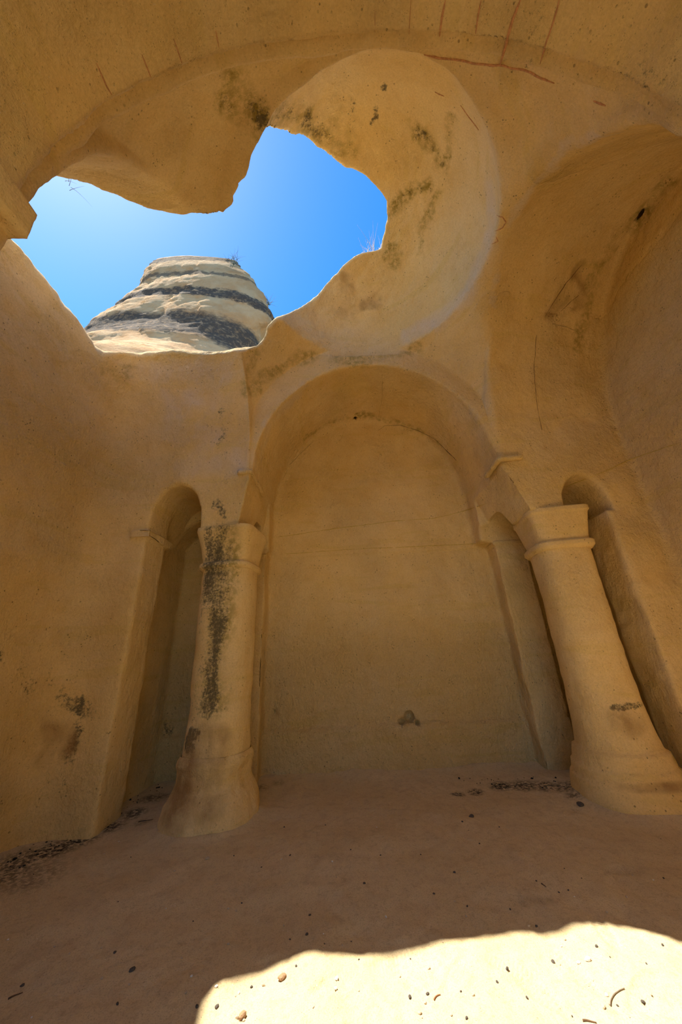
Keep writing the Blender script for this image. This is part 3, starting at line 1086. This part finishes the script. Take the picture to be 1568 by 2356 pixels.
def butte():
    zs = np.linspace(fr[-1, 0], fr[0, 0] - .02, 150)
    seg = 200
    V = []
    for z in zs:
        yf = np.interp(z, fr[::-1, 0], fr[::-1, 1])
        if z < lz[0, 2]:
            xl = lz[0, 0] - (lz[0, 2] - z) * .55
        else:
            xl = np.interp(z, lz[:, 2], lz[:, 0])
        if z < rz[0, 2]:
            xr = rz[0, 0] + (rz[0, 2] - z) * .25
        else:
            xr = np.interp(z, rz[:, 2], rz[:, 0])
        xc, rx, ry = (xl + xr) / 2, max((xr - xl) / 2, .05), max(BYC - yf, .05)
        for k in range(seg):
            a = 2 * math.pi * k / seg
            e = 2.3
            ca, sa = math.cos(a), math.sin(a)
            r = (abs(ca) ** e + abs(sa) ** e) ** (-1 / e)
            V.append((xc + rx * r * ca, BYC + ry * r * sa, z))
    V = np.array(V)
    c = V.copy(); c[:, 0] -= -2.2; c[:, 1] -= BYC; c[:, 2] = 0
    c /= np.maximum(np.linalg.norm(c, axis=1, keepdims=True), .01)
    hz = V[:, 2] + .1 * V[:, 0]
    led = .12 * np.sin(hz * 2.4 + 1.5 * vnoise(V, .5, 3)) + .36 * fbm(V, .6, 3, 11) + .22 * np.abs(vnoise(V * np.array([1, 1, .6]), .9, 23)) + .09 * fbm(V * np.array([1, 1, 2.2]), 3.5, 3, 14)
    V = V + c * led[:, None] * np.clip((V[:, 2] - 8) / 4, .3, 1)[:, None]
    n = len(zs)
    F = [(r * seg + i, r * seg + (i + 1) % seg, (r + 1) * seg + (i + 1) % seg, (r + 1) * seg + i) for r in range(n - 1) for i in range(seg)]
    F.append(tuple((n - 1) * seg + i for i in range(seg)))
    return V, F


zf = lambda py: float(np.interp(-py, [-p for p, _ in FRONT[::-1]], fr[::-1, 0]))
BUTTE_BANDS += [(zf(604) + .5, .5, .9), (zf(642) + .5, .2, .75), (zf(684) + .5, .45, 1.0), (zf(750) + .5, 1.15, 1.0)]
V, F = butte()
b0 = np.array([-2.2, BYC, V[:, 2].min()])
bt = mesh_obj('rock_butte', V - b0, F, make_butte_mat())
bt.location = b0
tag(bt, 'banded tan rock butte with dark weathered stripes seen through the opening', 'rock')

# ------------------------------------------------------------------ grass, twigs, plants
def blades(n, h, spread, w, seed, bend=.5, base=.04):
    rnd = random.Random(seed)
    V, F = [], []
    for _ in range(n):
        a = rnd.uniform(0, 2 * math.pi)
        bx, by = base * rnd.gauss(0, 1), base * rnd.gauss(0, 1)
        hh = h * rnd.uniform(.5, 1)
        lean = spread * rnd.uniform(.2, 1)
        s0 = len(V)
        K = 6
        side = Vector((-math.sin(a), math.cos(a), 0))
        for k in range(K + 1):
            t = k / K
            r = lean * hh * (t * (1 - bend) + bend * t * t * 1.5)
            c = Vector((bx + math.cos(a) * r, by + math.sin(a) * r, hh * (t - .25 * bend * t * t)))
            ww = w * (1 - t * .85)
            out = Vector((math.cos(a), math.sin(a), 0))
            V += [c + side * ww, c - side * ww * .6 + out * ww, c - side * ww * .6 - out * ww]
        for k in range(K):
            for q in range(3):
                F.append((s0 + k * 3 + q, s0 + k * 3 + (q + 1) % 3, s0 + k * 3 + 3 + (q + 1) % 3, s0 + k * 3 + 3 + q))
    return [tuple(v) for v in V], F


DRY = plain('dry_grass', (.75, .66, .50), (.86, .78, .64), 30, bump=0)
BLUEG = plain('grey_green_grass', (.16, .20, .17), (.24, .27, .20), 20, bump=0)
MOSS = plain('green_weed', (.10, .14, .03), (.18, .21, .05), 25, bump=0)
TWIG = plain('dark_twig', (.10, .06, .035), (.2, .12, .07), 40, bump=0)


def tuft(name, loc, mat, label, cat, **kw):
    V, F = blades(**kw)
    o = mesh_obj(name, V, F, mat)
    o.location = loc
    return tag(o, label, cat)


def hit_butte(px, py):
    return on_plane(px, py, 1, BYC - 1.2)


q = march([(868, 583)])[0]
tuft('grass_tuft', (.72, 3.60, 7.50), DRY, 'pale sunlit dry grass tuft on the broken dome edge', 'grass', n=42, h=.30, spread=1.1, w=.0035, seed=5, bend=.6, base=.07)
p1 = hit_butte(534, 606)
tuft('grass_tuft', tuple(p1), BLUEG, 'dark grass tuft on top of the butte outside', 'grass', n=40, h=.75, spread=.8, w=.012, seed=7, bend=.3, base=.12)
p2 = on_plane(617, 700, 1, BYC)
tuft('shrub', tuple(p2), BLUEG, 'sparse dark shrub on the right flank of the butte outside', 'shrub', n=16, h=.8, spread=1.0, w=.014, seed=9, bend=.4, base=.06)
p3 = floor_px(492, 1893)
tuft('weed', (p3[0], p3[1], p3[2] - .01), MOSS, 'small green weed at the foot of the lichen-streaked left column', 'plant', n=150, h=.06, spread=1.6, w=.004, seed=11, bend=.5, base=.05)

# ------------------------------------------------------------------ pebbles, sticks and charred lumps on the sand
def stone_mesh(seed, flat=.6):
    rnd = np.random.RandomState(seed)
    import bmesh
    bm = bmesh.new()
    bmesh.ops.create_icosphere(bm, subdivisions=2, radius=1)
    sc = np.array([1, rnd.uniform(.6, .9), flat * rnd.uniform(.8, 1.1)])
    for v in bm.verts:
        p = np.array(v.co)[None] * 1.0
        r = 1 + .28 * float(vnoise(p + seed * 3.1, 1.4, seed)[0]) + .10 * float(vnoise(p, 4, seed)[0])
        v.co = Vector((np.array(v.co) * sc * r).tolist())
    me = bpy.data.meshes.new('stone')
    bm.to_mesh(me); bm.free()
    return me


P_DARK = plain('dark_pebble', (.07, .06, .05), (.15, .12, .10), 5)
P_TAN = plain('tan_pebble', (.52, .40, .27), (.66, .54, .40), 5)
P_PALE = plain('pale_pebble', (.75, .70, .62), (.85, .80, .72), 5)
P_BROWN = plain('brown_pebble', (.33, .19, .10), (.45, .29, .17), 5)
COALM = plain('charred_lump', (.012, .011, .010), (.035, .03, .027), 8)
SHAPES = {}


def stone(name, px, py, size, mat, label, group=None, cat='stone', rot=0, seed=0):
    key = (seed % 6, mat.name)
    if key not in SHAPES:
        me = stone_mesh(seed % 6 + 1); me.materials.append(mat); SHAPES[key] = me
    q = floor_px(px, py)
    o = bpy.data.objects.new(name, SHAPES[key])
    o.location = (q[0], q[1], q[2] + size * .25)
    o.scale = (size, size, size)
    o.rotation_euler = (0, 0, rot)
    col.objects.link(o)
    return tag(o, label, cat, group)


stone('pebble', 648, 2252, .022, P_BROWN, 'brown pebble at the curved left edge of the sunlit sand', rot=.5, seed=1)
stone('pebble', 556, 2342, .020, P_BROWN, 'reddish brown pebble in the bottom left tip of the sunlit sand', rot=1.1, seed=2)
stone('pebble', 1334, 1853, .035, P_DARK, 'dark stone beside the foot of the right column', rot=1.5, seed=3)
stone('pebble', 1353, 2210, .016, P_PALE, 'white pebble in the sunlit sand below the shadow hump', rot=.2, seed=4)
stone('pebble', 1085, 1880, .024, P_DARK, 'grey pebble alone on the sand before the back wall', rot=.2, seed=4)
stone('pebble', 477, 1976, .018, P_TAN, 'tan pebble on the shaded sand in front of the left column', rot=.9, seed=5)
stone('pebble', 304, 2233, .016, P_DARK, 'largest black pebble on the shaded sand at lower left', rot=.6, seed=0)
rnd = random.Random(12)
n_ = 0
while n_ < 130:
    px, py = rnd.uniform(10, 1560), rnd.uniform(1830, 2350)
    if rnd.random() > (py - 1750) / 600 + .1: continue
    q = floor_px(px, py)
    if q[0] < -2.9 or q[1] > 5.3: continue
    if min(math.hypot(q[0] - c[0], q[1] - c[1]) for c in (CL, CR)) < .62: continue
    t = rnd.random()
    if t < .45: mat, lab, gr = P_DARK, 'tiny dark pebble scattered on the sand floor', 'dark pebbles on the sand'
    elif t < .8: mat, lab, gr = P_TAN, 'tiny tan pebble scattered on the sand floor', 'tan pebbles on the sand'
    else: mat, lab, gr = P_PALE, 'tiny pale pebble scattered on the sand floor', 'pale pebbles on the sand'
    stone('pebble', px, py, rnd.uniform(.004, .010), mat, lab, gr, rot=rnd.uniform(0, 6), seed=rnd.randrange(6))
    n_ += 1
for k in range(100):
    t = rnd.random()
    if k < 66:
        px = 10 + 370 * t; py = 1975 - 175 * t + rnd.uniform(-8, 42) * (1 - .5 * t)
    else:
        px = 1040 + 270 * t; py = 1788 + rnd.uniform(0, 26)
    where = 'along the foot of the left wall' if k < 66 else 'against the back wall by the right column'
    stone('charcoal_lump', px, py, rnd.uniform(.003, .008) + .012 * rnd.random() ** 6, COALM, 'small black charred lump in the litter ' + where, 'charred lumps ' + where, 'charcoal', rnd.uniform(0, 6), rnd.randrange(6))


def twig(px0, px1, r, label, mat=TWIG, bow=.02, seed=0):
    a, b = floor_px(*px0), floor_px(*px1)
    L = np.linalg.norm(b - a)
    K, S = 10, 6
    d = (b - a) / L
    sd = np.array([-d[1], d[0], 0])
    V, F = [], []
    for k in range(K + 1):
        t = k / K
        c = a + (b - a) * t + sd * bow * math.sin(math.pi * t)
        c[2] = fz(c[0], c[1]) + r * .7
        rr = r * (1 - .6 * t)
        for q in range(S):
            an = 2 * math.pi * q / S
            V.append(c + sd * rr * math.cos(an) + np.array([0, 0, rr * math.sin(an)]))
    for k in range(K):
        for q in range(S):
            F.append((k * S + q, k * S + (q + 1) % S, (k + 1) * S + (q + 1) % S, (k + 1) * S + q))
    F += [tuple(reversed(range(S))), tuple(K * S + q for q in range(S))]
    o = mesh_obj('twig', np.array(V) - a, F, mat)
    o.location = a
    return tag(o, label, 'twig')


BRT = plain('brown_twig', (.30, .14, .07), (.40, .2, .1), 30, bump=0)
GRT = plain('grey_twig', (.38, .32, .25), (.5, .43, .34), 30, bump=0)
twig((998, 2302), (1013, 2290), .004, 'short reddish brown twig on the sunlit sand', BRT, .006)
twig((1402, 2314), (1436, 2276), .005, 'curved grey twig half buried in the sunlit sand at right', GRT, .015)
twig((1340, 2350), (1372, 2355), .004, 'thin dark twig at the bottom edge of the sunlit sand', TWIG, .004)
twig((18, 2300), (52, 2285), .004, 'thin dark twig on the shaded sand at lower left', TWIG, .004)
twig((318, 1892), (352, 1886), .005, 'dark twig lying beside the foot of the left column', TWIG, .01)
twig((1245, 2034), (1256, 2042), .004, 'tiny dark stick on the shaded sand at right', TWIG, .002)

# unseen ground added outside the archway behind the camera, dark to limit bounced light
gx, gy = np.meshgrid(np.linspace(-14, 14, 57), np.linspace(-24, -4.5, 40), indexing='ij')
gz = -.05 + .08 * fbm(np.c_[gx.ravel(), gy.ravel(), gx.ravel() * 0], .4, 3, 44)
gi = np.arange(gx.size).reshape(gx.shape)
gq = np.stack([gi[:-1, :-1], gi[1:, :-1], gi[1:, 1:], gi[:-1, 1:]], -1).reshape(-1, 4)
g_o = mesh_obj('ground', np.c_[gx.ravel(), gy.ravel(), gz], gq, plain('low_bounce_soil', (.20, .16, .09), (.30, .23, .14), 1.2))
tag(g_o, 'unseen dark brown ground added outside the archway to limit bounced light', 'ground', kind='structure')

tuft('hanging_twig', (-2.36, 1.72, 5.62), BLUEG, 'tiny dry twig hanging at the left corner of the opening', 'twig', n=5, h=.14, spread=1.6, w=.0025, seed=21, bend=.4, base=.03)
